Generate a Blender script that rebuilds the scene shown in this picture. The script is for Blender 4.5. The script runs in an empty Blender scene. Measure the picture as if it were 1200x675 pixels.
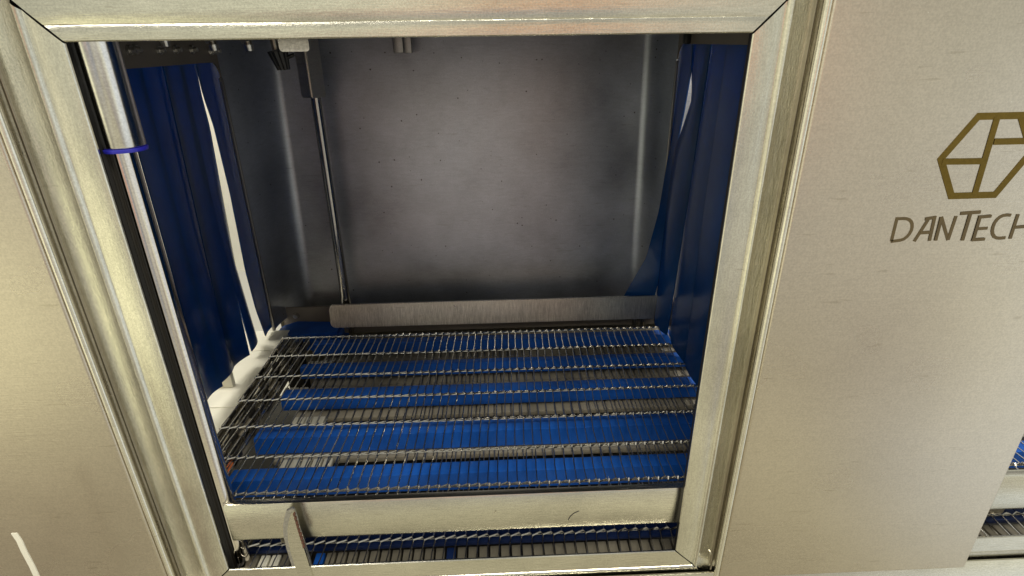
import bpy, bmesh, math, random
from mathutils import Vector, Matrix
random.seed(7)
S = bpy.context.scene
C = S.collection
EYE = 1.60                                   # camera height: model coordinates are relative to the eye
PI = math.pi

# ------------------------------------------------------------------ helpers
def V(x, y, z): return Vector((x, y, z + EYE))

def empty(name, label, cat, loc, group=None):
    o = bpy.data.objects.new(name, None); C.objects.link(o)
    o.location = V(*loc); o.empty_display_size = .05
    o['label'] = label; o['category'] = cat
    if group: o['group'] = group
    return o

WP = {}                                       # world location of each made object
def link(name, bm, mat, parent=None, smooth=False, loc=None):
    """turn a bmesh (eye-relative coordinates) into ONE object, its origin at parent / base"""
    bmesh.ops.remove_doubles(bm, verts=bm.verts, dist=1e-6)
    bmesh.ops.recalc_face_normals(bm, faces=bm.faces)
    if parent is not None: org = WP[parent.name]
    else: org = V(*loc) if loc else V(0, 0, 0)
    for v in bm.verts: v.co = v.co + Vector((0, 0, EYE)) - org
    me = bpy.data.meshes.new(name); bm.to_mesh(me); bm.free()
    if smooth:
        for p in me.polygons: p.use_smooth = True
        try: me.set_sharp_from_angle(angle=math.radians(35))
        except Exception: pass
    me.materials.append(mat)
    o = bpy.data.objects.new(name, me); C.objects.link(o)
    if parent is None: o.location = org
    else: o.parent = parent
    WP[o.name] = org
    return o
def thing(name, label, cat, loc, group=None):
    o = empty(name, label, cat, loc, group); WP[o.name] = V(*loc); return o
def tag(o, label, cat, group=None):
    o['label'] = label; o['category'] = cat
    if group: o['group'] = group
    return o
def struct(o): o['kind'] = 'structure'; return o

def box(bm, x0, x1, y0, y1, z0, z1, bev=0.0, seg=2):
    r = bmesh.ops.create_cube(bm, size=1)
    vs = r['verts']
    for v in vs:
        v.co = Vector((x0 if v.co.x < 0 else x1, y0 if v.co.y < 0 else y1, z0 if v.co.z < 0 else z1))
    if bev > 0:
        es = list({e for v in vs for e in v.link_edges})
        bmesh.ops.bevel(bm, geom=es, offset=bev, segments=seg, profile=.5, affect='EDGES')
    return bm
def cyl(bm, a, b, r, r2=None, n=20, cap=True):
    a = Vector(a); b = Vector(b); r2 = r if r2 is None else r2
    d = (b - a).normalized()
    u = d.orthogonal().normalized(); w = d.cross(u)
    A = [bm.verts.new(a + (u*math.cos(2*PI*i/n) + w*math.sin(2*PI*i/n))*r) for i in range(n)]
    B = [bm.verts.new(b + (u*math.cos(2*PI*i/n) + w*math.sin(2*PI*i/n))*r2) for i in range(n)]
    for i in range(n):
        j = (i+1) % n; bm.faces.new((A[i], A[j], B[j], B[i]))
    if cap: bm.faces.new(A); bm.faces.new(B[::-1])
    return bm
def tube(bm, pts, r, n=5):
    pts = [Vector(p) for p in pts]; rings = []
    for i, p in enumerate(pts):
        d = (pts[min(i+1, len(pts)-1)] - pts[max(i-1, 0)]).normalized()
        u = d.cross(Vector((0, 0, 1)))
        if u.length < .2: u = d.cross(Vector((1, 0, 0)))
        u.normalize(); w = d.cross(u)
        rings.append([bm.verts.new(p + (u*math.cos(2*PI*k/n) + w*math.sin(2*PI*k/n))*r) for k in range(n)])
    for a, b in zip(rings, rings[1:]):
        for k in range(n):
            j = (k+1) % n; bm.faces.new((a[k], a[j], b[j], b[k]))
    bm.faces.new(rings[0]); bm.faces.new(rings[-1][::-1])
    return bm
def prism(bm, pts, vec):
    """polygon of 3-D points extruded by vec"""
    vec = Vector(vec)
    A = [bm.verts.new(Vector(p)) for p in pts]; B = [bm.verts.new(Vector(p) + vec) for p in pts]
    n = len(A)
    bm.faces.new(A); bm.faces.new(B[::-1])
    for i in range(n):
        j = (i+1) % n; bm.faces.new((A[i], B[i], B[j], A[j]))
    return bm
def loft(bm, rows, thick=None, nrm=None):
    """rows of points -> sheet; with thick, a slab of that thickness along nrm"""
    G = [[bm.verts.new(Vector(p)) for p in r] for r in rows]
    for a, b in zip(G, G[1:]):
        for k in range(len(a)-1): bm.faces.new((a[k], a[k+1], b[k+1], b[k]))
    if thick:
        H = [[bm.verts.new(Vector(p) + Vector(nrm)*thick) for p in r] for r in rows]
        for a, b in zip(H, H[1:]):
            for k in range(len(a)-1): bm.faces.new((b[k], b[k+1], a[k+1], a[k]))
        for k in range(len(G[0])-1):
            bm.faces.new((G[0][k], H[0][k], H[0][k+1], G[0][k+1])); bm.faces.new((G[-1][k+1], H[-1][k+1], H[-1][k], G[-1][k]))
        for i in range(len(G)-1):
            bm.faces.new((G[i][0], G[i+1][0], H[i+1][0], H[i][0])); bm.faces.new((G[i+1][-1], G[i][-1], H[i][-1], H[i+1][-1]))
    return bm
def lerp(a, b, t): return a + (b-a)*t
def poly_at(pl, t):
    """point at 0..1 along a polyline given as (t, value...) rows"""
    for p, q in zip(pl, pl[1:]):
        if t <= q[0]:
            k = (t-p[0])/(q[0]-p[0]); k = k*k*(3-2*k)*.4 + k*.6
            return [lerp(u, v, k) for u, v in zip(p[1:], q[1:])]
    return list(pl[-1][1:])

# ------------------------------------------------------------------ materials
def mat(name):
    m = bpy.data.materials.new(name); m.use_nodes = True
    nt = m.node_tree; b = nt.nodes['Principled BSDF']; return m, nt, b
def N(nt, t, **k):
    n = nt.nodes.new(t)
    for a, v in k.items(): setattr(n, a, v)
    return n
def noise(nt, scale, stretch=(1, 1, 1), detail=4, rough=.6):
    tc = N(nt, 'ShaderNodeTexCoord'); mp = N(nt, 'ShaderNodeMapping'); mp.inputs['Scale'].default_value = stretch
    no = N(nt, 'ShaderNodeTexNoise'); no.inputs['Scale'].default_value = scale
    no.inputs['Detail'].default_value = detail; no.inputs['Roughness'].default_value = rough
    nt.links.new(tc.outputs['Object'], mp.inputs['Vector']); nt.links.new(mp.outputs[0], no.inputs['Vector'])
    return no
def ramp(nt, src, stops):
    r = N(nt, 'ShaderNodeValToRGB'); e = r.color_ramp.elements
    while len(e) < len(stops): e.new(.5)
    for i, (p, c) in enumerate(stops):
        e[i].position = p; e[i].color = (c if len(c) == 4 else (*c, 1)) if hasattr(c, '__len__') else (c, c, c, 1)
    nt.links.new(src, r.inputs[0]); return r
def steel(name, col, rough, grain=(6, 60, 60), gamp=.12, bump=.15, blotch=.12, aniso=0.0, specks=None, colvar=.10, metallic=1.0, scr=(3, 3, 26)):
    m, nt, b = mat(name)
    b.inputs['Metallic'].default_value = metallic
    g = noise(nt, 12, grain, 6, .7); bl = noise(nt, 5, (1, 1, 1), 3, .55); fi = noise(nt, 420, (1, 1, 1), 2, .6)
    # colour: brushed grain + soft blotches + fine speckle
    c1 = ramp(nt, g.outputs['Fac'], [(.3, [c*(1-colvar) for c in col]), (.7, [min(1, c*(1+colvar*.6)) for c in col])])
    mx = N(nt, 'ShaderNodeMix', data_type='RGBA', blend_type='MULTIPLY'); mx.inputs[0].default_value = 1
    c2 = ramp(nt, bl.outputs['Fac'], [(.3, 1-blotch), (.7, 1.0)])
    nt.links.new(c1.outputs[0], mx.inputs[6]); nt.links.new(c2.outputs[0], mx.inputs[7])
    out = mx.outputs[2]
    mx3 = N(nt, 'ShaderNodeMix', data_type='RGBA', blend_type='MULTIPLY'); mx3.inputs[0].default_value = 1
    c3 = ramp(nt, fi.outputs['Fac'], [(.35, .86), (.65, 1.0)])
    nt.links.new(out, mx3.inputs[6]); nt.links.new(c3.outputs[0], mx3.inputs[7]); out = mx3.outputs[2]
    if scr:
        tc = N(nt, 'ShaderNodeTexCoord'); mp = N(nt, 'ShaderNodeMapping'); mp.inputs['Scale'].default_value = scr; mp.inputs['Rotation'].default_value = (0, .5, 0)
        ns = N(nt, 'ShaderNodeTexNoise'); ns.inputs['Scale'].default_value = 6; ns.inputs['Detail'].default_value = 3
        nt.links.new(tc.outputs['Object'], mp.inputs[0]); nt.links.new(mp.outputs[0], ns.inputs['Vector'])
        rs = ramp(nt, ns.outputs['Fac'], [(.68, (1, 1, 1)), (.72, (.87, .86, .84))])
        m5 = N(nt, 'ShaderNodeMix', data_type='RGBA', blend_type='MULTIPLY'); m5.inputs[0].default_value = 1
        nt.links.new(out, m5.inputs[6]); nt.links.new(rs.outputs[0], m5.inputs[7]); out = m5.outputs[2]
    if specks:
        tc = N(nt, 'ShaderNodeTexCoord'); vo = N(nt, 'ShaderNodeTexVoronoi'); vo.inputs['Scale'].default_value = specks[0]
        nt.links.new(tc.outputs['Object'], vo.inputs['Vector'])
        cl = N(nt, 'ShaderNodeSeparateColor'); nt.links.new(vo.outputs['Color'], cl.inputs[0])
        mu = N(nt, 'ShaderNodeMath', operation='MULTIPLY'); nt.links.new(cl.outputs[0], mu.inputs[0]); mu.inputs[1].default_value = specks[1]
        sq = N(nt, 'ShaderNodeMath', operation='POWER'); nt.links.new(mu.outputs[0], sq.inputs[0]); sq.inputs[1].default_value = 5
        lt = N(nt, 'ShaderNodeMath', operation='LESS_THAN'); nt.links.new(vo.outputs['Distance'], lt.inputs[0]); nt.links.new(sq.outputs[0], lt.inputs[1])
        m4 = N(nt, 'ShaderNodeMix', data_type='RGBA'); nt.links.new(lt.outputs[0], m4.inputs[0])
        nt.links.new(out, m4.inputs[6]); m4.inputs[7].default_value = (*specks[2], 1); out = m4.outputs[2]
    nt.links.new(out, b.inputs['Base Color'])
    rr = N(nt, 'ShaderNodeMapRange'); rr.inputs['To Min'].default_value = rough-gamp*.5; rr.inputs['To Max'].default_value = rough+gamp*.8
    nt.links.new(bl.outputs['Fac'], rr.inputs['Value']); nt.links.new(rr.outputs[0], b.inputs['Roughness'])
    if aniso: b.inputs['Anisotropic'].default_value = aniso
    bp = N(nt, 'ShaderNodeBump'); bp.inputs['Strength'].default_value = bump; bp.inputs['Distance'].default_value = .002
    ad = N(nt, 'ShaderNodeMath', operation='ADD'); nt.links.new(g.outputs['Fac'], ad.inputs[0])
    ml = N(nt, 'ShaderNodeMath', operation='MULTIPLY'); nt.links.new(bl.outputs['Fac'], ml.inputs[0]); ml.inputs[1].default_value = 1.2
    nt.links.new(ml.outputs[0], ad.inputs[1]); nt.links.new(ad.outputs[0], bp.inputs['Height']); nt.links.new(bp.outputs[0], b.inputs['Normal'])
    return m
def plastic(name, col, rough=.4, var=.2, trans=0, scale=8, bump=.05, spec=.5, dust=None):
    m, nt, b = mat(name)
    n = noise(nt, scale, (1, 1, 1), 6, .65)
    c = ramp(nt, n.outputs['Fac'], [(.3, [x*(1-var) for x in col]), (.7, [min(1, x*(1+var)) for x in col])])
    out = c.outputs[0]
    if dust:
        n2 = noise(nt, 60, (1, 1, 1), 5, .75)
        r2 = ramp(nt, n2.outputs['Fac'], [(.55, 0.0), (.8, dust[0])])
        mm = N(nt, 'ShaderNodeMix', data_type='RGBA'); nt.links.new(r2.outputs[0], mm.inputs[0]); nt.links.new(out, mm.inputs[6]); mm.inputs[7].default_value = (*dust[1], 1)
        out = mm.outputs[2]
    nt.links.new(out, b.inputs['Base Color'])
    b.inputs['Roughness'].default_value = rough; b.inputs['Specular IOR Level'].default_value = spec
    if trans:
        b.inputs['Subsurface Weight'].default_value = 0
        b.inputs['Transmission Weight'].default_value = 0
        tr = N(nt, 'ShaderNodeBsdfTranslucent'); tr.inputs[0].default_value = (col[0]*2, col[1]*2.2, min(1, col[2]*2.2), 1)
        mx = N(nt, 'ShaderNodeMixShader'); mx.inputs[0].default_value = trans
        nt.links.new(b.outputs[0], mx.inputs[1]); nt.links.new(tr.outputs[0], mx.inputs[2])
        nt.links.new(mx.outputs[0], nt.nodes['Material Output'].inputs['Surface'])
    bp = N(nt, 'ShaderNodeBump'); bp.inputs['Strength'].default_value = bump; bp.inputs['Distance'].default_value = .003
    nt.links.new(n.outputs['Fac'], bp.inputs['Height']); nt.links.new(bp.outputs[0], b.inputs['Normal'])
    return m

M_PANEL = steel('brushed_panel_steel', (.70, .635, .535), .27, (2, 40, 60), .06, .12, .08, colvar=.05, specks=(150, .60, (.9, .88, .8)))
M_FRAME = steel('satin_frame_steel', (.86, .83, .71), .20, (30, 30, 5), .12, .14, .24, colvar=.12)
M_FRAMEH = steel('satin_frame_steel_level', (.86, .83, .71), .17, (3, 30, 40), .12, .14, .26, colvar=.14)
M_BEAD = steel('polished_edge_steel', (.86, .83, .72), .22, (4, 4, 4), .05, .05, .05)
M_WALL = steel('dull_inner_steel', (.56, .585, .65), .40, (3, 3, 14), .16, .14, .38, specks=(70, .70, (.12, .11, .11)))
M_SIDE = steel('inner_side_steel', (.36, .34, .32), .38, (3, 3, 14), .08, .08, .15)
M_CHROME = steel('polished_round_steel', (.74, .69, .62), .08, (2, 2, 8), .03, .0, .05, colvar=.02)
M_SOCK = steel('socket_steel', (.75, .70, .62), .40, (3, 3, 14), .08, .08, .15)
M_ROD = steel('dark_polished_rod_steel', (.42, .40, .37), .12, (2, 2, 8), .04, .02, .05)
M_SLEEVE = steel('polished_sleeve_steel', (.80, .78, .74), .16, (3, 3, 6), .05, .03, .10)
M_DARKST = steel('dark_machined_steel', (.52, .47, .38), .30, (4, 4, 4), .1, .1, .3)
M_WIRE = steel('belt_wire_steel', (.82, .79, .72), .20, (4, 4, 4), .05, .0, .2)
M_GUARD = steel('scuffed_guide_steel', (.80, .76, .70), .28, (40, 6, 3), .12, .30, .3, colvar=.45)
M_GREY = plastic('grey_bed_plastic', (.27, .24, .185), .50, .35)
M_BLUE = plastic('blue_bed_plastic', (.008, .085, .40), .46, .30, spec=.35, dust=(.10, (.25, .35, .5)))
M_CURT = plastic('blue_curtain_plastic', (.005, .050, .18), .22, .35, trans=.28, bump=.16, scale=5, spec=.42)
M_NAVY = plastic('navy_bed_plastic', (.006, .02, .09), .35, .2)
M_RING = plastic('violet_blue_rubber', (.02, .02, .35), .4, .15)
M_WHITE = plastic('white_tray_plastic', (.80, .77, .66), .5, .04, scale=14)
M_BLACK = plastic('black_rubber', (.010, .010, .010), .5, .3)
M_BROWN = plastic('brown_header_plate', (.16, .135, .11), .45, .15)
M_ORANGE = plastic('orange_tag', (.55, .14, .04), .5, .15)
M_ETCH = plastic('bronze_etched_marking', (.090, .062, .022), .5, .12, scale=60)
M_GOLD = steel('golden_etched_emblem', (.22, .150, .035), .42, (6, 6, 6), .05, .05, .15)
M_PLATE = plastic('dark_grey_bed_plastic', (.15, .135, .105), .50, .35)
M_DAYLIT = plastic('daylight_on_bars', (.55, .52, .43), .5, .1)
M_STRAP = plastic('cream_strap', (.85, .82, .70), .5, .08)
M_GALV = steel('speckled_pale_steel', (.62, .60, .56), .5, (20, 20, 20), .1, .5, .3, colvar=.3)
M_VOID = plastic('dark_pan_and_shade', (.02, .018, .015), .6, .3)  # near-black base; on the reveal plates it stands in for shadow
M_OUT = plastic('pale_backdrop', (.80, .78, .70), .6, .03)
M_STAIN = plastic('rust_stain', (.12, .05, .03), .7, .3)

# ------------------------------------------------------------------ housing: frame, panels, inner skin
F = .703
PROF = [(0.0, .004), (0.0, .0014), (.0012, .0002), (.008, -.0006), (.018, -.0009), (.028, -.0004), (.0335, .0004), (.0345, .0002), (.0358, -.0022), (.0375, -.0042), (.0392, -.0048), (.0410, -.0042),
        (.0424, -.0018), (.0436, .0008), (.048, .0026), (.054, .0040), (.060, .0048), (.066, .0050), (.072, .0042), (.082, .0030), (.095, .0030)]
LPROF = [(0.0, .006), (0.0, .0014), (.0014, 0), (.008, -.0003), (.0160, 0), (.0172, .0005), (.0184, -.0001), (.032, -.0006), (.048, .0006), (.10, .0006)]
SPROF = [(0.0, .004), (0.0, .0014), (.0014, 0), (.0365, 0), (.0375, -.0022), (.0392, -.0034), (.0410, -.0022), (.042, 0), (.06, .003), (.10, .003)]
def member(side, xl, xr, zt, zb, prof, name, m, parent, gap=.0016, label=None):
    """one mitred length of frame: side L/R/T/B round the opening"""
    bm = bmesh.new(); ra = []; rb = []
    for u, dy in prof:
        y = F + dy
        if side == 'L': ra.append((xl-u, y, zt+u-gap)); rb.append((xl-u, y, zb-u+gap))
        if side == 'R': ra.append((xr+u, y, zt+u-gap)); rb.append((xr+u, y, zb-u+gap))
        if side == 'T': ra.append((xl-u+gap, y, zt+u)); rb.append((xr+u-gap, y, zt+u))
        if side == 'B': ra.append((xl-u+gap, y, zb-u)); rb.append((xr+u-gap, y, zb-u))
    n = 24
    loft(bm, [[tuple(lerp(p[i], q[i], k/n) for i in range(3)) for p, q in zip(ra, rb)] for k in range(n+1)])
    return link(name, bm, m, parent, smooth=True)

HB = thing('conveyor_housing', 'brushed stainless steel housing with mitred frame round an open bay', 'machine', (0, F, -1.10))
XL, XR, ZT, ZB = -.4785, .3105, .005, -.8375
member('L', XL, XR, ZT, ZB, PROF, 'jamb', M_FRAME, HB)
member('R', XL, XR, ZT, ZB, PROF, 'jamb', M_FRAME, HB)
member('T', XL, XR, ZT, ZB, LPROF, 'lintel', M_FRAMEH, HB)
member('B', XL, XR, ZT, ZB, SPROF, 'sill', M_FRAMEH, HB)
X2 = .815
member('T', X2, 1.55, ZT, ZB, LPROF, 'lintel', M_FRAMEH, HB)
member('B', X2, 1.55, ZT, ZB, SPROF, 'sill', M_FRAMEH, HB)
# dark gasket behind the mitres, added so their gaps read dark
bm = bmesh.new()
box(bm, XL-.06, XL-.004, F+.012, F+.020, ZB-.06, ZT+.06); box(bm, XR+.004, XR+.06, F+.012, F+.020, ZB-.06, ZT+.06)
box(bm, XL-.0039, XR+.0039, F+.0121, F+.0199, ZT+.004, ZT+.06); box(bm, XL-.0039, XR+.0039, F+.0121, F+.0199, ZB-.06, ZB-.024)
link('mitre_backing', bm, M_BLACK, HB)

def panel(x0, x1, z0, z1, name, parent):
    bm = bmesh.new(); box(bm, x0, x1, .683, F+.003, z0, z1, .0035, 4)
    return link(name, bm, M_PANEL, parent, smooth=True)
LP = panel(-1.25, -.5705, -.888, .30, 'cladding_panel', HB)
RP = panel(.3885, .8415, -.888, .30, 'cladding_panel', HB)
# rolled bead lying against each panel edge
for par, x in ((LP, -.5660), (RP, .3848)):
    bm = bmesh.new(); cyl(bm, (x, .6885, -.888), (x, .6885, .30), .0046, n=20)
    link('edge_bead', bm, M_BEAD, par, smooth=True)
# dark strip standing in for the shadow gap between bead and frame
for par, x in ((RP, .3800), (LP, -.5615)):
    bm = bmesh.new(); box(bm, x-.0014, x+.0014, F-.001, F+.0085, -.888, .30, .0005); link('gap_shade_strip', bm, M_DARKST, par)
bm = bmesh.new(); box(bm, -1.3, 1.6, .6975, .7015, -1.02, -.8905, .0012); link('kick_plate', bm, M_FRAMEH, HB, True)
bm = bmesh.new(); box(bm, -1.25, 1.6, .7045, .712, .098, .40, .0012); link('light_stop_fascia', bm, M_FRAMEH, HB, True)  # unseen plate added to keep lamp light out of the bay

# inner skin: back wall with rounded vertical corners
XA, XB, YB, YE = -.622, .467, 1.55, 1.405
def arc(cx, cy, r, a0, a1, n=10): return [(cx+r*math.cos(lerp(a0, a1, k/n)), cy+r*math.sin(lerp(a0, a1, k/n))) for k in range(n+1)]
def earc(cx, cy, rx, ry, a0, a1, n=14): return [(cx+rx*math.cos(lerp(a0, a1, k/n)), cy+ry*math.sin(lerp(a0, a1, k/n))) for k in range(n+1)]
YR = 1.472
plan = earc(XA+.075, YE, .075, YB-YE, PI, PI/2) + [(lerp(XA+.07, XB-.07, k/12), YB) for k in range(1, 12)] + earc(XB-.055, YR, .055, YB-YR, PI/2, 0)
bm = bmesh.new()
loft(bm, [[(x, y+max(0, (y-YR)/(YB-YR))*(z+.735)*.065, z) for x, y in plan] for z in [lerp(.32, -.735, k/20) for k in range(21)]])
# small outward flange at the foot
link('back_wall', bm, M_WALL, HB, smooth=True)
bm = bmesh.new(); box(bm, XA-.01, XB+.01, .73, 1.66, .30, .31); link('ceiling_plate', bm, M_WALL, HB)
# side headers over the two openings and the rounded corner of the opening
def header(x, s, ytop, zl, yfar, name, m):
    bm = bmesh.new()
    pts = [(x, ytop, .30), (x, ytop, zl)]
    r = .035
    pts += [(x, yfar-r+r*math.sin(a), zl-r+r*math.cos(a)) for a in [k*PI/2/8 for k in range(9)]]
    pts += [(x, yfar, .30)]
    prism(bm, pts, (s*.004, 0, 0))
    return link(name, bm, m, HB)
header(XA, -1, .735, -.036, YE, 'opening_header', M_BROWN)
header(XB, 1, .735, -.012, YR, 'opening_header', M_BROWN)
# front reveal walls beside the jambs, near-black to paint in the shadow gap
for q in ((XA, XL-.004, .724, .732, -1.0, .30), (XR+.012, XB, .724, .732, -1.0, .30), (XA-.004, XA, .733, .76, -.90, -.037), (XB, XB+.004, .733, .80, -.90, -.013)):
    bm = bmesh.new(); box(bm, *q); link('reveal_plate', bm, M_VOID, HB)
# narrow folded rim along the rear edge of each opening
bm = bmesh.new(); box(bm, XA-.0045, XA+.0035, YE-.008, YE-.0005, -.735, -.070, .0015); link('opening_rim', bm, M_SIDE, HB, True)
bm = bmesh.new(); box(bm, XB-.003, XB+.004, YR-.006, YR-.0005, -.735, -.050, .0015); link('opening_rim', bm, M_SIDE, HB, True)
# dark ledge below the back wall and the dark pan under the conveyors
bm = bmesh.new(); box(bm, -.66, 1.5, 1.538, 1.552, -1.1, -.745); link('rear_ledge', bm, M_DARKST, HB)
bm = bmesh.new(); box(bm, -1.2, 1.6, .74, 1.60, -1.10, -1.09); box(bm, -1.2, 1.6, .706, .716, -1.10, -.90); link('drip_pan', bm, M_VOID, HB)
bm = bmesh.new(); box(bm, XA-.002, -.452, 1.478, 1.484, -.80, -.702, .002); lp = link('ledge_plate', bm, M_BROWN, HB, True)
bm = bmesh.new(); cyl(bm, (-.585, 1.4775, -.728), (-.585, 1.468, -.728), .008, .006, 12); link('bolt', bm, M_GUARD, lp, True)
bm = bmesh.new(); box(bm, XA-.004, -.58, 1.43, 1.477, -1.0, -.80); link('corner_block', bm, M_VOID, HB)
# bolts with domed heads on the left header
for y, z in ((1.068, -.007), (1.0865, -.0059), (1.1635, -.0083), (1.2239, -.0076), (1.29, -.0085), (1.375, -.0133), (1.4, -.0125)):
    bm = bmesh.new(); x = XA
    cyl(bm, (x+.0002, y, z), (x+.005, y, z), .0085, .0075, 14); cyl(bm, (x+.0052, y, z), (x+.013, y, z), .0055, .0045, 6)
    link('bolt', bm, M_GUARD, HB, True)
# bay to the right: dark back so nothing shines through
bm = bmesh.new(); box(bm, .50, 1.6, 1.555, 1.565, -.74, .30); link('back_wall', bm, M_WALL, HB)

# ---- lettering and emblem, in the plane of the right panel (x, z measured on it)
PY = .683-.0004
DEP = [0]
def px2(cx, cy):                               # traced emblem coordinates -> metres on the panel
    # homography of the panel plane, solved once from the camera geometry
    v = Vector(((1000+cx/3.375)-600, (100+cy/3.375)-337.5, 650.))
    d = Vector((v.dot(RW), v.dot(DW), -v.dot(NW))); t = PY/d.y
    return (d.x*t, d.z*t)
NW = Vector((20, 1458, 650)).normalized()
DW = Vector((-28, -(20*-28+650*650)/1458, 650)).normalized()
RW = NW.cross(DW)
def stroke(bm, pts, w, closed=False):
    """flat mitred stroke on the panel, 0.3 mm thick"""
    P = [Vector(p) for p in pts]; n = len(P); L = []; Rr = []
    for i in range(n):
        a = P[i-1] if (i > 0 or closed) else None; c = P[(i+1) % n] if (i < n-1 or closed) else None
        d1 = (P[i]-a).normalized() if a is not None else None; d2 = (c-P[i]).normalized() if c is not None else None
        if d1 is None: d1 = d2
        if d2 is None: d2 = d1
        t = (d1+d2).normalized(); nn = Vector((-t.y, t.x)); k = min(2.2, 1/max(.3, nn.dot(Vector((-d1.y, d1.x)))))
        L.append(P[i]+nn*w/2*k); Rr.append(P[i]-nn*w/2*k)
    m = n if closed else n-1
    DEP[0] = (DEP[0]+1) % 5; yy = PY-.00016*DEP[0]
    for i in range(m):
        j = (i+1) % n
        q = [L[i], L[j], Rr[j], Rr[i]]
        prism(bm, [(p.x, yy, p.y) for p in q], (0, .0003, 0))
def arcpx(c, rx, ry, a0, a1, n=8):
    return [(c[0]+rx*math.cos(math.radians(lerp(a0, a1, k/n))), c[1]+ry*math.sin(math.radians(lerp(a0, a1, k/n)))) for k in range(n+1)]
bm = bmesh.new(); Wd = .0085
TR, TL_, L_, BL, BR, RR = (664, 119), (496, 123), (347, 292), (388, 438), (560, 433), (705, 262)
stroke(bm, [px2(*p) for p in (TR, TL_, L_, BL, BR, RR)], Wd, True)
stroke(bm, [px2(570, 126), px2(480, 432)], Wd*.92)
stroke(bm, [px2(352, 302), px2(517, 300)], Wd*.92)
stroke(bm, [px2(556, 223), px2(694, 220)], Wd*.92)
link('emblem', bm, M_GOLD, RP)
def letter(strokes, w=.0042):
    bm = bmesh.new()
    for s in strokes: stroke(bm, [px2(*p) for p in s], w)
    link('letter', bm, M_ETCH, RP)
letter([[(151, 617), (173, 528), (198, 527), (211, 528), (222, 532), (229, 539), (233, 549), (233, 562), (230, 574), (223, 587), (213, 599), (201, 608), (187, 613), (149, 618)]])
letter([[(241, 618), (300, 526)], [(284, 529), (322, 523), (301, 615)], [(264, 584), (306, 581)]])
letter([[(325, 614), (349, 521)], [(349, 521), (375, 612)], [(375, 612), (407, 517)]])
letter([[(424, 507), (504, 501)], [(464, 505), (431, 614)]], .0046)
letter([[(546, 517), (501, 521), (474, 611), (520, 608)], [(487, 568), (532, 565)]])
letter([[(624, 514), (608, 513), (594, 515), (581, 521), (569, 531), (559, 545), (553, 560), (550, 575), (552, 589), (558, 599), (568, 604), (582, 605), (602, 603)]])
letter([[(652, 510), (620, 607)], [(636, 562), (700, 557)], [(718, 505), (686, 603)]])

# ------------------------------------------------------------------ rail across the opening
rail = bmesh.new()
prof = [(.738, -.712), (.727, -.7085), (.7235, -.7095), (.722, -.714), (.722, -.786), (.7235, -.7905), (.727, -.792), (.742, -.792), (.742, -.788), (.728, -.786), (.728, -.716), (.738, -.716)]
n = 60; rows = []
for k in range(n+1):
    x = lerp(-.468, 1.5, k/n); rows.append([(x, y, z) for y, z in prof+[prof[0]]])
loft(rail, rows)
r = link('cross_rail', rail, M_FRAMEH, None, True, loc=(0, .725, -.792))
tag(r, 'satin steel rail crossing the bay between the wire belt and the sill', 'rail')

bm = bmesh.new(); tube(bm, [(.118, .7216, -.772), (.121, .7216, -.764), (.127, .7216, -.757), (.136, .7216, -.752)], .0007, 4); tag_sc = link('scratch', bm, M_VOID, r)
bm = bmesh.new(); tube(bm, [(-.011, .7216, -.748), (-.009, .7216, -.744)], .0009, 4); link('scratch', bm, M_DARKST, r)
# ------------------------------------------------------------------ wire belt
def belt(name, label, x0, x1, pitch, rows, z, yfront, yback, base, rseed, wr=.00135, loops=True, rw=1.3):
    t = thing(name, label, 'conveyor belt', base)
    rnd = random.Random(rseed); nW = int((x1-x0)/pitch)
    jog = {y: [rnd.uniform(-.0012, .0012) for _ in range(nW+1)] for y in rows}
    bm = bmesh.new(); st = [yfront]+rows+[yback]
    for i in range(nW+1):
        x = x0+i*pitch
        for a, b in zip(st, st[1:]):
            ya, yb = a+.0035, b-.0035
            if yb-ya < .004: continue
            dx = rnd.uniform(-.0009, .0009); dz = rnd.uniform(-.0028, -.0002); sk = pitch*.10
            tube(bm, [(x-sk, ya, z), (x-sk*.4+dx, lerp(ya, yb, .5), z+dz), (x+sk, yb, z)], wr, 5)
    link('link_wire', bm, M_WIRE, t, True)
    for y in rows:
        bm = bmesh.new(); pts = []
        for i in range(nW+1):
            x = x0+i*pitch; j = rnd.uniform(-.0007, .0007)
            pts += [(x-pitch*.10, y+.0042+j, z-.0005), (x+pitch*.10, y-.0042+j, z+.0016)]
        tube(bm, pts, wr*rw, 5)
        # straight hinge rod under the crimped wire, with a bead at each loop
        tube(bm, [(x0-.004, y, z-.0022), ((x0+x1)/2, y+.001, z-.0022), (x1, y, z-.0022)], wr*.9, 6)
        for i in range(nW+1 if loops else 0):
            x = x0+i*pitch
            tube(bm, [(x+pitch*.10, y-.0046, z+.0006), (x+pitch*.13, y-.0010, z+.0036), (x+pitch*.12, y+.0030, z+.0012)], wr*1.35, 5)
        link('cross_rod', bm, M_WIRE, t, True)
    return t
ROWS = [.770+.0955*k for k in range(7)]
belt('wire_mesh_belt', 'open steel wire mesh belt lying flat over the blue slats', -.5790, 1.30, .0180, ROWS, -.730, .748, 1.3455, (0, 1.05, -.74), 3)
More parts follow.
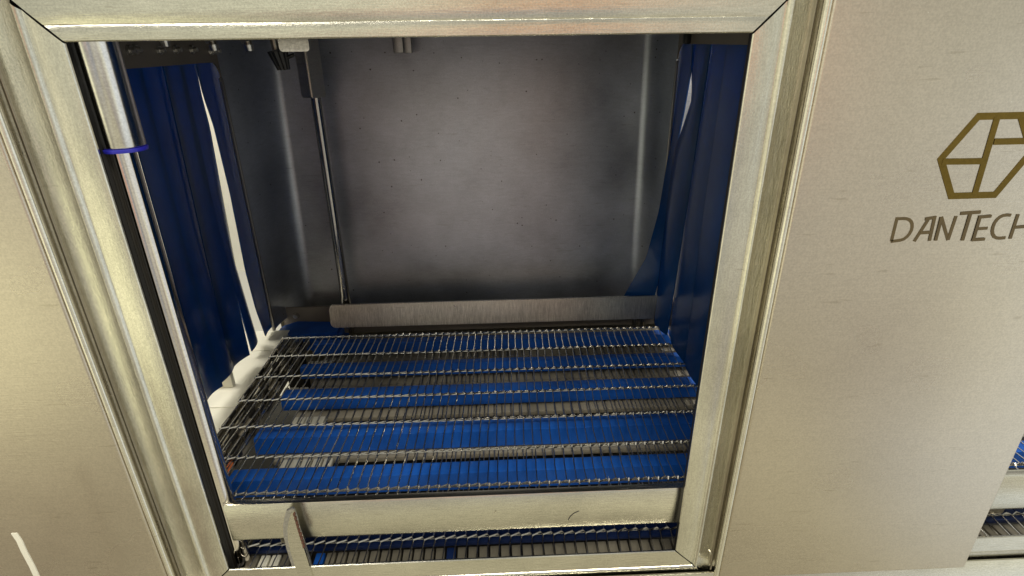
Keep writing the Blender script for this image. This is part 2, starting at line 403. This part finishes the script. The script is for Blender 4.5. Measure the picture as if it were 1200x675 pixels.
# ------------------------------------------------------------------ bed under the belt
bed = thing('belt_support_bed', 'bed of wide blue slats and grey bars carrying the upper wire belt', 'conveyor bed', (0, 1.05, -.85))
SL = [(.800, .820, .857, -.512), (.918, .942, .985, -.508), (1.066, 1.088, 1.126, -.502), (1.197, 1.214, 1.241, -.496), (1.308, 1.330, 1.365, -.500)]
for yf, ym, yb, xl in SL:
    bm = bmesh.new()
    pr = [(yb, -.767/yf*(ym-.004)-.002), (yb, -.7510), (yb-.003, -.7495), (ym+.003, -.7462), (ym, -.7468), (ym-.004, -.767/yf*(ym-.004)), (ym-.002, -.767/yf*(ym-.004)-.002)]
    nn = 30
    loft(bm, [[(lerp(xl, 1.45, k/nn), a+.0006*math.sin(k*1.7), b) for a, b in pr+[pr[0]]] for k in range(nn+1)])
    bm.faces.new([bm.verts.new((xl, a, b)) for a, b in pr])
    link('slat', bm, M_BLUE, bed, True)
# rearmost slat, round-nosed and running out to the left
bm = bmesh.new()
plan0 = [(-.44, 1.392), (-.44, 1.478), (-.585, 1.478)] + arc(-.590, 1.435, .043, PI/2, 3*PI/2, 8)[1:] + [(-.58, 1.392)]
prism(bm, [(x, y, -.748) for x, y in plan0], (0, 0, -.05))
bmesh.ops.bevel(bm, geom=[e for e in bm.edges if all(v.co.z > -.75 for v in e.verts)], offset=.012, segments=4, affect='EDGES')
link('end_slat', bm, M_BLUE, bed, True)
# grey bars between the slats
for y, w in ((.795, .026), (.936, .030), (1.082, .044), (1.212, .048), (1.335, .046), (1.430, .05)):
    bm = bmesh.new(); box(bm, -.47, 1.45, y-w/2, y+w/2, -.800, -.788, .002); link('grey_bar', bm, M_GREY, bed, True)
for (x0, x1, y) in ((-.450, -.340, .909), (-.47, -.395, 1.052), (-.53, -.470, 1.175), (-.505, -.440, 1.300)):  # pale pieces paint in daylight falling on the grey bars
    bm = bmesh.new(); nb = 5
    for k in range(nb):
        a = lerp(x0, x1, k/nb); b = lerp(x0, x1, (k+.82)/nb)
        box(bm, a, b, y-.016, y+.012, -.797, -.7845, .002)
    link('daylit_piece', bm, M_DAYLIT, bed, True)
bm = bmesh.new(); rnd = random.Random(11)
for k in range(82):
    x = -.455+k*.0202+rnd.uniform(-.002, .002)
    tube(bm, [(x, .785, -.783), (x+.001, 1.1, -.7845), (x-.001, 1.42, -.783)], .0013, 5)
link('under_wire', bm, M_DARKST, bed, True)
# channels running in depth under the slats
for x, z in ((-.384, -.815), (.397, -.815), (.93, -.815)):
    bm = bmesh.new()
    box(bm, x-.016, x+.016, .745, 1.48, z-.012, z+.012, .003)
    box(bm, x-.004, x+.004, .745, 1.48, z+.0125, z+.020, .003)
    link('cross_beam', bm, M_DARKST, bed, True)
# side frame at the left edge: dark bars, fixing plates, bright screws
for x, w, z, m in ((-.566, .012, -.752, M_DARKST), (-.545, .009, -.748, M_DARKST), (-.527, .014, -.756, M_GREY), (-.555, .030, -.775, M_VOID)):
    bm = bmesh.new(); box(bm, x-w/2, x+w/2, .78, 1.375, z-.012, z, .002); link('side_bar', bm, m, bed, True)
rnd = random.Random(8)
for j, (xx, zz) in enumerate(((-.5775, -.7335), (-.5680, -.7350), (-.5560, -.7365), (-.5440, -.7385), (-.5300, -.7385), (-.5180, -.7400))):
    for k in range(20):
        y = .782+k*.0288+(.014 if j % 2 else 0)+rnd.uniform(-.002, .002); L = .013+rnd.uniform(0, .004); x = xx+rnd.uniform(-.002, .002)
        bm = bmesh.new(); box(bm, x-.0016, x+.0018+(.003 if k % 3 == 0 else 0), y-L, y+L, zz-.009, zz+rnd.uniform(0, .003), .0014)
        link('link_plate', bm, (M_DARKST, M_WIRE, M_VOID)[(k+j) % 3], bed, True)
rnd = random.Random(5)
for k, y in enumerate([.83, .905, .975, 1.06, 1.135, 1.21, 1.30]):
    bm = bmesh.new(); x = -.548+rnd.uniform(-.006, .006); L = rnd.uniform(.022, .036)
    box(bm, x-.018, x+.020, y-L/2, y+L/2, -.7475, -.742, .002); box(bm, x+.006, x+.012, y-L*.8, y+L*.8, -.7415, -.7385, .001)
    pl = link('fixing_plate', bm, M_DARKST if k % 2 else M_GREY, bed, True)
    bm = bmesh.new(); cyl(bm, (x-.008, y, -.7418), (x-.008, y, -.737), .0048, .0038, 10); cyl(bm, (x+.014, y+.006, -.7412), (x+.014, y+.006, -.738), .0035, .003, 10)
    link('screw', bm, M_CHROME, pl, True)
bm = bmesh.new(); prism(bm, [(-.5335, .833, -.742), (-.5105, .832, -.742), (-.517, .874, -.742), (-.533, .868, -.742)], (0, 0, .0025))
o = link('identification_tag', bm, M_ORANGE, None, loc=(-.52, .85, -.742))
tag(o, 'small orange tag under the mesh at the near left corner of the belt', 'tag')

# ------------------------------------------------------------------ return belt under the rail
belt('return_belt', 'lower wire belt seen in the slot between the rail and the sill', -.470, 1.30, .0202, [.765], -.850, .700, .80, (0, .76, -.86), 9, .0012, False, 1.7)
lb = thing('return_belt_bed', 'navy strip and grey plates under the lower return belt', 'conveyor bed', (0, .76, -.90))
bm = bmesh.new(); box(bm, -.470, 1.4, .7575, .815, -.866, -.856, .003); link('navy_strip', bm, M_NAVY, lb, True)
nP = 88
for k in range(nP):
    x = -.468+k*.0202
    if abs(x+.372) < .018: continue
    m = M_PLATE
    if k in (1, 2): m = M_WHITE
    if k in (6,): m = M_BLUE
    if k in (18,): m = M_NAVY
    bm = bmesh.new(); box(bm, x+.0015, x+.0180, .7100, .7570, -.878, -.867, .0015); link('bed_plate', bm, m, lb, True)
bm = bmesh.new(); box(bm, -.396, -.360, .719, .80, -.905, -.876, .003); box(bm, -.380, -.372, .7195, .80, -.8755, -.866, .002); link('cross_beam', bm, M_DARKST, lb, True)

# ------------------------------------------------------------------ guide bar at the back of the belt
g = thing('guide_bar', 'scuffed steel guide bar with rounded end standing behind the wire belt', 'guide bar', (0, 1.40, -.75))
bm = bmesh.new(); r = .014; x0, x1, z0, z1 = -.461, .478, -.727, -.662
pts = [(x1, z0), (x1, z1), (x0+r*.6, z1)] + [(x0+r-r*math.cos(a)-.0, z1-r+r*math.sin(a)) for a in (PI*.35, PI*.2, 0)] + [(x0+r-r*math.cos(a), z0+r-r*math.sin(a)) for a in (0, PI*.15, PI*.3, PI*.42, PI*.5)]
prism(bm, [(x, 1.390+(z-z0)*.17, z) for x, z in pts], (0, .006, 0))
link('face_plate', bm, M_GUARD, g)
for x in (-.414, .402, .425):
    bm = bmesh.new(); box(bm, x-.006, x+.006, 1.414, 1.424, -.765, -.70, .002); link('leg', bm, M_DARKST, g, True)
bm = bmesh.new(); box(bm, -.435, .478, 1.4245, 1.430, -.762, -.735); link('foot_strip', bm, M_BROWN, g)

# ------------------------------------------------------------------ strip curtains
def strip(e0, e1, out, bulge, name, parent, m=M_CURT, n=26, c=6, thick=.0025):
    """e0/e1: edge polylines (t, x, y, z); a hanging ribbon with its own thickness"""
    bm = bmesh.new(); rows = []
    for i in range(n+1):
        t = i/n; a = poly_at(e0, t); b = poly_at(e1, t)
        row = []
        for k in range(c+1):
            s = k/c; x = lerp(a[0], b[0], s)+bulge*math.sin(PI*s)*(.3+t); row.append((x, lerp(a[1], b[1], s), lerp(a[2], b[2], s)))
        rows.append(row)
    loft(bm, rows, thick, (out, 0, 0))
    return link(name, bm, m, parent, True)
lc = thing('strip_curtain', 'left curtain of dark blue plastic strips with a bright slit', 'strip curtain', (-.63, 1.10, -.70), 'blue strip curtains at the two ends of the bay')
T = -.634
LS = [  # (top y0, y1, bottom y0, y1, bottom z0, z1, x offset)
    (.760, .940, .760, .915, -.690, -.700, -.006),
    (.930, 1.040, .905, 1.012, -.700, -.688, .000),
    (1.030, 1.108, 1.008, 1.085, -.692, -.708, .005),
    (1.098, 1.200, 1.075, 1.172, -.700, -.706, -.004),
    (1.186, 1.250, 1.150, 1.229, -.702, -.712, .003),
    (1.248, 1.330, 1.258, 1.334, -.724, -.716, -.003),
    (1.318, 1.430, 1.374, 1.440, -.733, -.735, .002)]
for i, (a0, a1, b0, b1, zb0, zb1, xo) in enumerate(LS):
    k0 = a0; k1 = a1
    x = T+xo
    if i == 5:      # parts from its neighbour: the slit opens below z=-.10
        e0 = [(0, x, a0, 0), (.35, x, 1.230, -.25), (.5, x, 1.248, -.36), (.72, x+.004, 1.256, -.53), (1, x+.006, b0+.010, zb0)]
        e1 = [(0, x, a1, 0), (.14, x, 1.322, -.10), (.24, x-.002, 1.331, -.172), (.45, x-.006, 1.325, -.325), (.68, x-.010, 1.318, -.50), (1, x-.006, 1.334, zb1)]
    elif i == 6:
        e0 = [(0, x, 1.318, 0), (.13, x, 1.321, -.10), (.235, x, 1.338, -.172), (.45, x, 1.344, -.33), (.72, x, 1.334, -.53), (.86, x, 1.343, -.64), (1, x, 1.364, zb0)]
        e1 = [(0, x, a1, 0), (1, x, b1, zb1)]
    elif i == 4:
        e0 = [(0, x, a0, 0), (1, x+.004, b0-.004, zb0)]
        e1 = [(0, x, a1+.010, 0), (.34, x, 1.252, -.25), (.5, x+.002, 1.242, -.36), (.75, x+.006, 1.244, -.54), (1, x+.012, b1, zb1)]
    else:
        e0 = [(0, x, a0, 0), (.5, x+.004, (a0+b0)/2+.004, zb0*.5), (1, x+.010, b0, zb0)]
        e1 = [(0, x, a1, 0), (.5, x-.003, (a1+b1)/2+.003, zb1*.5), (1, x+.006, b1, zb1)]
    strip(e0, e1, -1, .006 if i % 2 else -.004, 'strip', lc)
bm = bmesh.new(); box(bm, T-.016, T-.008, .75, 1.44, -.012, .03); link('hanger_rail', bm, M_SIDE, lc)

rc = thing('strip_curtain', 'right curtain of blue plastic strips with its rear strip swept inward', 'strip curtain', (.475, 1.10, -.72), 'blue strip curtains at the two ends of the bay')
T = .474
strip([(0, T, 1.490, .01), (.25, T-.002, 1.486, -.17), (.38, T-.004, 1.470, -.262), (.60, T-.022, 1.450, -.43), (.80, .426, 1.440, -.560), (.93, .375, 1.432, -.660), (1, .350, 1.428, -.715)],
      [(0, T, 1.392, .01), (.10, T, 1.380, -.07), (.22, T, 1.398, -.16), (.36, T, 1.428, -.26), (.45, T-.002, 1.405, -.33), (.6, T-.002, 1.400, -.43), (.8, .466, 1.416, -.57), (1, .445, 1.416, -.715)], 1, .002, 'strip', rc)
strip([(0, T+.004, 1.402, .01), (.10, T+.003, 1.385, -.07), (.18, T-.001, 1.350, -.13), (.28, T-.001, 1.392, -.20), (.36, T-.004, 1.430, -.265), (.6, T-.010, 1.428, -.45), (1, T-.016, 1.415, -.735)],
      [(0, T, 1.272, .01), (.5, T-.004, 1.290, -.36), (1, T-.014, 1.300, -.732)], 1, -.010, 'strip', rc)
strip([(0, T+.006, 1.292, .01), (1, T-.002, 1.320, -.735)], [(0, T, 1.172, .01), (.5, T-.004, 1.176, -.36), (1, T-.012, 1.16, -.732)], 1, -.006, 'strip', rc)
strip([(0, T-.002, 1.180, .01), (1, T-.008, 1.178, -.735)], [(0, T-.004, 1.062, .01), (1, T-.012, 1.045, -.732)], 1, -.005, 'strip', rc)
strip([(0, T+.003, 1.076, .01), (1, T-.002, 1.070, -.735)], [(0, T, .93, .01), (1, T-.008, .93, -.732)], 1, -.005, 'strip', rc)
strip([(0, T-.003, .934, .01), (1, T-.008, .934, -.735)], [(0, T, .80, .01), (1, T-.008, .80, -.732)], 1, -.005, 'strip', rc)
bm = bmesh.new(); box(bm, T+.010, T+.018, .75, 1.47, .0, .03); link('hanger_rail', bm, M_SIDE, rc)

# ------------------------------------------------------------------ round struts
st = thing('telescopic_strut', 'polished telescopic steel strut with a violet ring beside the left jamb', 'strut', (-.477, .742, -.88))
def lathe(bm, x, y, pr, n=32):
    rows = [[(x+r*math.cos(2*PI*k/n), y+r*math.sin(2*PI*k/n), z) for k in range(n+1)] for r, z in pr]
    return loft(bm, rows)
bm = bmesh.new(); lathe(bm, -.4700, .742, [(.0255, .16), (.0255, -.1155), (.0245, -.1172), (.016, -.1175)]); link('outer_tube', bm, M_SLEEVE, st, True)
bm = bmesh.new(); lathe(bm, -.4700, .742, [(.0165, -.1172), (.0262, -.1180), (.0268, -.1195), (.0262, -.1225), (.0165, -.1235)]); link('end_ring', bm, M_RING, st, True)
bm = bmesh.new(); lathe(bm, -.4745, .742, [(.0160, -.119), (.0160, -.96), (.001, -.961)]); link('inner_rod', bm, M_CHROME, st, True)

sr = thing('support_rod', 'slim polished rod dropping from a square steel socket before the back wall', 'support rod', (-.425, 1.43, -.74))
bm = bmesh.new(); r0 = bmesh.new()
cx, cy = -.424, 1.43; a = math.radians(52)
sq = [(cx+.0300*math.cos(a+k*PI/2+PI/4), cy+.0300*math.sin(a+k*PI/2+PI/4)) for k in range(4)]
prism(bm, [(x, y, -.119) for x, y in sq], (0, 0, .36)); bmesh.ops.bevel(bm, geom=list(bm.edges), offset=.003, segments=3, affect='EDGES')
link('socket', bm, M_SOCK, sr, True); r0.free()
bm = bmesh.new(); lathe(bm, cx+.004, cy, [(.0125, -.1195), (.0125, -.745), (.001, -.746)], 24); link('rod', bm, M_ROD, sr, True)

# ------------------------------------------------------------------ small fittings under the lintel
tb = bmesh.new(); r = .004
x0, x1, z0, z1 = -.2455, -.2105, -.0085, .08
pts = [(x0, z1), (x0, z0+r)] + [(x0+r-r*math.cos(q), z0+r-r*math.sin(q)) for q in (PI/6, PI/3, PI/2)] + [(x1-r+r*math.sin(q), z0+r-r*math.cos(q)) for q in (0, PI/6, PI/3, PI/2)] + [(x1, z1)]
prism(tb, [(x, .720, z) for x, z in pts], (0, .004, 0))
o = link('hanging_lug', tb, M_GALV, None, loc=(-.228, .72, 0)); tag(o, 'pale speckled lug with rounded corners peeping out under the lintel', 'lug')
bm = bmesh.new(); box(bm, -.241, -.214, 1.535, 1.546, -.0255, .06, .004); box(bm, -.212, -.193, 1.530, 1.546, -.0255, .06, .002)
o = link('wall_block', bm, M_SIDE, None, True, loc=(-.22, 1.54, 0)); tag(o, 'small grey double bracket fixed high on the dull back wall', 'block')  # two small grey boxes high on the back wall
NZ = [(-.573, -.002, 'spray nozzle hanging over the left blue curtain, nearest the telescopic strut'),
      (-.490, -.010, 'spray nozzle above the rear corner of the left curtain'),
      (-.428, -.011, 'third small nozzle from the left, over the bare dark corner')]
for x, zb, lab in NZ:
    t = thing('spray_nozzle', lab, 'nozzle', (x, 1.10, zb), 'small nozzles hanging under the lintel')
    bm = bmesh.new(); dx = -.006
    cyl(bm, (x+dx*1.4, 1.10, .09), (x, 1.10, zb+.010), .0065, n=14); link('stem', bm, M_DARKST, t, True)
    bm = bmesh.new(); cyl(bm, (x-.003, 1.10, zb+.022), (x-.001, 1.10, zb+.015), .0115, n=6); cyl(bm, (x, 1.10, zb+.010), (x+.001, 1.10, zb), .0085, .0065, 14)
    link('hex_tip', bm, M_GUARD, t, True)
t = thing('clamp_knob', 'black ribbed clamp knob hanging beside the pale lug', 'knob', (-.375, 1.10, -.04))
bm = bmesh.new(); cyl(bm, (-.388, 1.10, .09), (-.381, 1.10, -.014), .0065, n=14); link('stem', bm, M_DARKST, t, True)
bm = bmesh.new(); cyl(bm, (-.381, 1.10, -.010), (-.375, 1.10, -.036), .0165, .012, 10)
for k in range(8):
    q = k*PI/4; cyl(bm, (-.379+.011*math.cos(q), 1.10+.011*math.sin(q), -.012), (-.373+.008*math.cos(q), 1.10+.008*math.sin(q), -.043), .0075, .004, 8)
cyl(bm, (-.374, 1.10, -.026), (-.350, 1.098, -.018), .004, .003, 8)
link('grip', bm, M_BLACK, t, True)
# folded dark scraps of sealant at the top right
bm = bmesh.new(); box(bm, .452, .468, 1.38, 1.40, -.012, .01, .004); link('seal_clip', bm, M_BLACK, HB, True)

# ------------------------------------------------------------------ upright tongue in front of the rail
bl = thing('catch_blade', 'upright curved steel tongue with a rusty jagged edge standing before the rail', 'catch', (-.356, .712, -.88))
out = [(-.3465, -.703), (-.3530, -.7085), (-.3580, -.722), (-.3635, -.740), (-.3670, -.765), (-.3675, -.795), (-.3660, -.825), (-.3640, -.875), (-.334, -.875), (-.3365, -.830), (-.3385, -.795), (-.3410, -.765), (-.3425, -.745), (-.3420, -.728), (-.3440, -.714), (-.3430, -.706)]
bm = bmesh.new(); A = math.radians(0)
prism(bm, [(x-.0035 if i in (1,2,3,4,5,6,7) else x, .7045, z) for i, (x, z) in enumerate(out)], (0, .006, 0))
bmesh.ops.bevel(bm, geom=[e for e in bm.edges], offset=.0008, segments=2, affect='EDGES')
link('tongue', bm, M_GALV, bl, False)
bm = bmesh.new()
inner = [(x+.0045, z-.003) for x, z in out[:8]]
prism(bm, [(x, .7000, z) for x, z in inner] + [(-.3345, .7000, -.874), (-.3385, .7000, -.800), (-.3415, .7000, -.765), (-.3430, .7000, -.740), (-.3432, .7000, -.722)], (0, .0042, 0))
link('tongue_face', bm, M_FRAMEH, bl, False)
rnd = random.Random(3); bm = bmesh.new()
for k in range(9):
    z = lerp(-.712, -.785, k/8); x = lerp(-.3428, -.3392, k/8)
    box(bm, x-.0012, x+.0016+rnd.uniform(0, .001), .6985, .7035, z-.003, z+.003+rnd.uniform(-.001, .001), .0006)
link('rust_edge', bm, M_STAIN, bl, True)

# ------------------------------------------------------------------ loose strap in front of the left panel
bm = bmesh.new()
tube_pts = [(-.6875, -.625), (-.6855, -.640), (-.6865, -.660), (-.686, -.690), (-.688, -.74), (-.689, -.90)]
loft(bm, [[(x-.003, .6, z), (x+.004, .601, z-.001)] for x, z in tube_pts], .0015, (0, 1, 0))
o = link('cable_tie', bm, M_STRAP, None, True, loc=(-.687, .6, -.9)); tag(o, 'loose cream strap end standing in front of the left panel', 'strap')

# ------------------------------------------------------------------ what is seen outside the left curtain
bm = bmesh.new()
for y0, y1 in ((.86, 1.058), (1.060, 1.31), (1.312, 1.425)):
    box(bm, -1.02, -.588, y0, y1, -.775, -.747, .003)
for y, s in ((1.145, .016), (1.015, .010)):
    box(bm, -.672, -.630, y-s/2, y+s/2, -.7469, -.708, .002)
o = link('outfeed_tray', bm, M_WHITE, None, True, loc=(-.8, 1.1, -.78)); tag(o, 'bright cream plastic tray past the left curtain along the edge of the belt', 'tray')
bm = bmesh.new(); box(bm, -1.30, -1.28, .74, 2.3, -.9, .5); box(bm, -1.28, -.66, 2.28, 2.30, -.9, .5)
o = struct(link('slit_backdrop', bm, M_OUT, None, loc=(-1.2, 1.5, -.9)))  # white panel added so the left curtain's slit reads bright
bm = bmesh.new(); box(bm, .80, .82, 1.0, 2.2, -.73, .3); o = struct(link('gap_backdrop', bm, M_OUT, None, loc=(.81, 1.5, -.73)))  # pale panel added to show light through the right curtain's gap

# ------------------------------------------------------------------ lamps
def area(name, loc, target, sx, sy, power, col):
    l = bpy.data.lights.new(name, 'AREA'); l.shape = 'RECTANGLE'; l.size = sx; l.size_y = sy; l.energy = power; l.color = col
    o = bpy.data.objects.new(name, l); C.objects.link(o); o.location = V(*loc)
    o.rotation_euler = (V(*target)-V(*loc)).to_track_quat('-Z', 'Y').to_euler(); return o
area('ceiling_lamp', (.5, -.35, 1.9), (0, .9, -.7), 1.6, .35, 48, (1, .95, .80))
area('ceiling_lamp', (-1.6, -1.4, 1.6), (0, .7, -.5), 1.2, .4, 20, (1, .95, .82))
area('outside_lamp', (-.95, 1.25, .45), (-.8, 1.2, -.75), .35, .8, 12, (1, .97, .86))
area('curtain_fill_light', (.72, 1.15, .25), (.50, 1.2, -.6), .15, .6, 9, (1, .97, .90))  # fill added behind the right curtain to brighten its blue, no fitting known

# ------------------------------------------------------------------ painted surroundings for the steel to reflect
W = bpy.data.worlds.new('World'); S.world = W; W.use_nodes = True
nt = W.node_tree; bg = nt.nodes['Background']
tc = N(nt, 'ShaderNodeTexCoord'); sp = N(nt, 'ShaderNodeSeparateXYZ'); nt.links.new(tc.outputs['Generated'], sp.inputs[0])
mr = N(nt, 'ShaderNodeMapRange'); mr.inputs['From Min'].default_value = -1; nt.links.new(sp.outputs['Z'], mr.inputs['Value'])
base = ramp(nt, mr.outputs[0], [(0, (.40, .36, .24)), (.16, (.70, .66, .47)), (.36, (.52, .49, .40)), (.44, (.58, .56, .48)), (.52, (.78, .79, .66)), (.7, (.55, .55, .50)), (1, (.7, .7, .64))])
no = N(nt, 'ShaderNodeTexNoise'); no.inputs['Scale'].default_value = 4.2; no.inputs['Detail'].default_value = 3; nt.links.new(tc.outputs['Generated'], no.inputs['Vector'])
vr = ramp(nt, no.outputs['Fac'], [(.36, (.45, .43, .45)), (.5, (.95, .93, .90)), (.62, (1.0, 1.0, 1.0))])
m1 = N(nt, 'ShaderNodeMix', data_type='RGBA', blend_type='MULTIPLY'); m1.inputs[0].default_value = 1
nt.links.new(base.outputs[0], m1.inputs[6]); nt.links.new(vr.outputs[0], m1.inputs[7])
def blob(prev, d, c0, c1, col, fac):  # tinted patch put into the world colour for the steel to mirror
    dp = N(nt, 'ShaderNodeVectorMath', operation='DOT_PRODUCT'); dp.inputs[1].default_value = Vector(d).normalized()
    nt.links.new(tc.outputs['Generated'], dp.inputs[0])
    r_ = N(nt, 'ShaderNodeMapRange', interpolation_type='SMOOTHSTEP'); r_.inputs['From Min'].default_value = c0; r_.inputs['From Max'].default_value = c1
    r_.inputs['To Max'].default_value = fac
    nt.links.new(dp.outputs['Value'], r_.inputs['Value'])
    mm = N(nt, 'ShaderNodeMix', data_type='RGBA'); nt.links.new(r_.outputs[0], mm.inputs[0]); nt.links.new(prev, mm.inputs[6]); mm.inputs[7].default_value = (*col, 1)
    return mm.outputs[2]
c = m1.outputs[2]
c = blob(c, (-1, -.45, -.25), .84, .97, (1.2, 1.12, .82), .7)       # bright patch added on the left for highlights along the beads
c = blob(c, (-.78, -1, -.50), .955, .998, (1.6, 1.55, 1.02), .85)
c = blob(c, (-.30, -1, -.40), .97, .998, (.50, .48, .42), .7)
c = blob(c, (-1.10, -1, -1.15), .955, .998, (.26, .20, .14), .85)   # dark patch added to shade the left panel's lower corner
c = blob(c, (1, -.55, -.40), .84, .97, (1.0, 1.06, 1.08), .8)      # cool bright patch added on the right to light the frame strip
c = blob(c, (1.1, -1, -.60), .965, .998, (.95, .92, .68), .8)
c = blob(c, (.78, -1, -.62), .965, .998, (.36, .31, .27), .75)
c = blob(c, (.50, -1, -.30), .975, .998, (.85, .83, .72), .6)
c = blob(c, (.02, -1, -.24), .955, .995, (.50, .52, .55), .7)        # grey patch added to set the tone mirrored in the back wall
c = blob(c, (-.13, -1, -.16), .988, .999, (.85, .50, .36), .8)
c = blob(c, (.13, -1, .07), .982, .994, (1.2, .50, .20), .65)
c = blob(c, (-.33, -1, .08), .97, .997, (1.15, 1.15, .92), .7)
c = blob(c, (.32, -1, .05), .985, .998, (.62, .60, .56), .7)
nt.links.new(c, bg.inputs['Color']); bg.inputs['Strength'].default_value = 1.0

# ------------------------------------------------------------------ camera
cam = bpy.data.cameras.new('camera'); cam.sensor_width = 36; cam.lens = 650/1200*36; cam.clip_start = .02; cam.clip_end = 60
co = bpy.data.objects.new('camera', cam); C.objects.link(co)
ax = Vector((RW.x, DW.x, -NW.x)); ay = Vector((RW.y, DW.y, -NW.y)); az = Vector((RW.z, DW.z, -NW.z))
Mx = Matrix.Identity(4)
for i in range(3): Mx[i][0] = ax[i]; Mx[i][1] = -ay[i]; Mx[i][2] = -az[i]
Mx[2][3] = EYE
co.matrix_world = Mx
S.camera = co
S.render.resolution_x = 1024; S.render.resolution_y = 576
S.view_settings.view_transform = 'Standard'; S.view_settings.look = 'None'; S.view_settings.exposure = 0; S.view_settings.gamma = 1
S.cycles.use_denoising = True
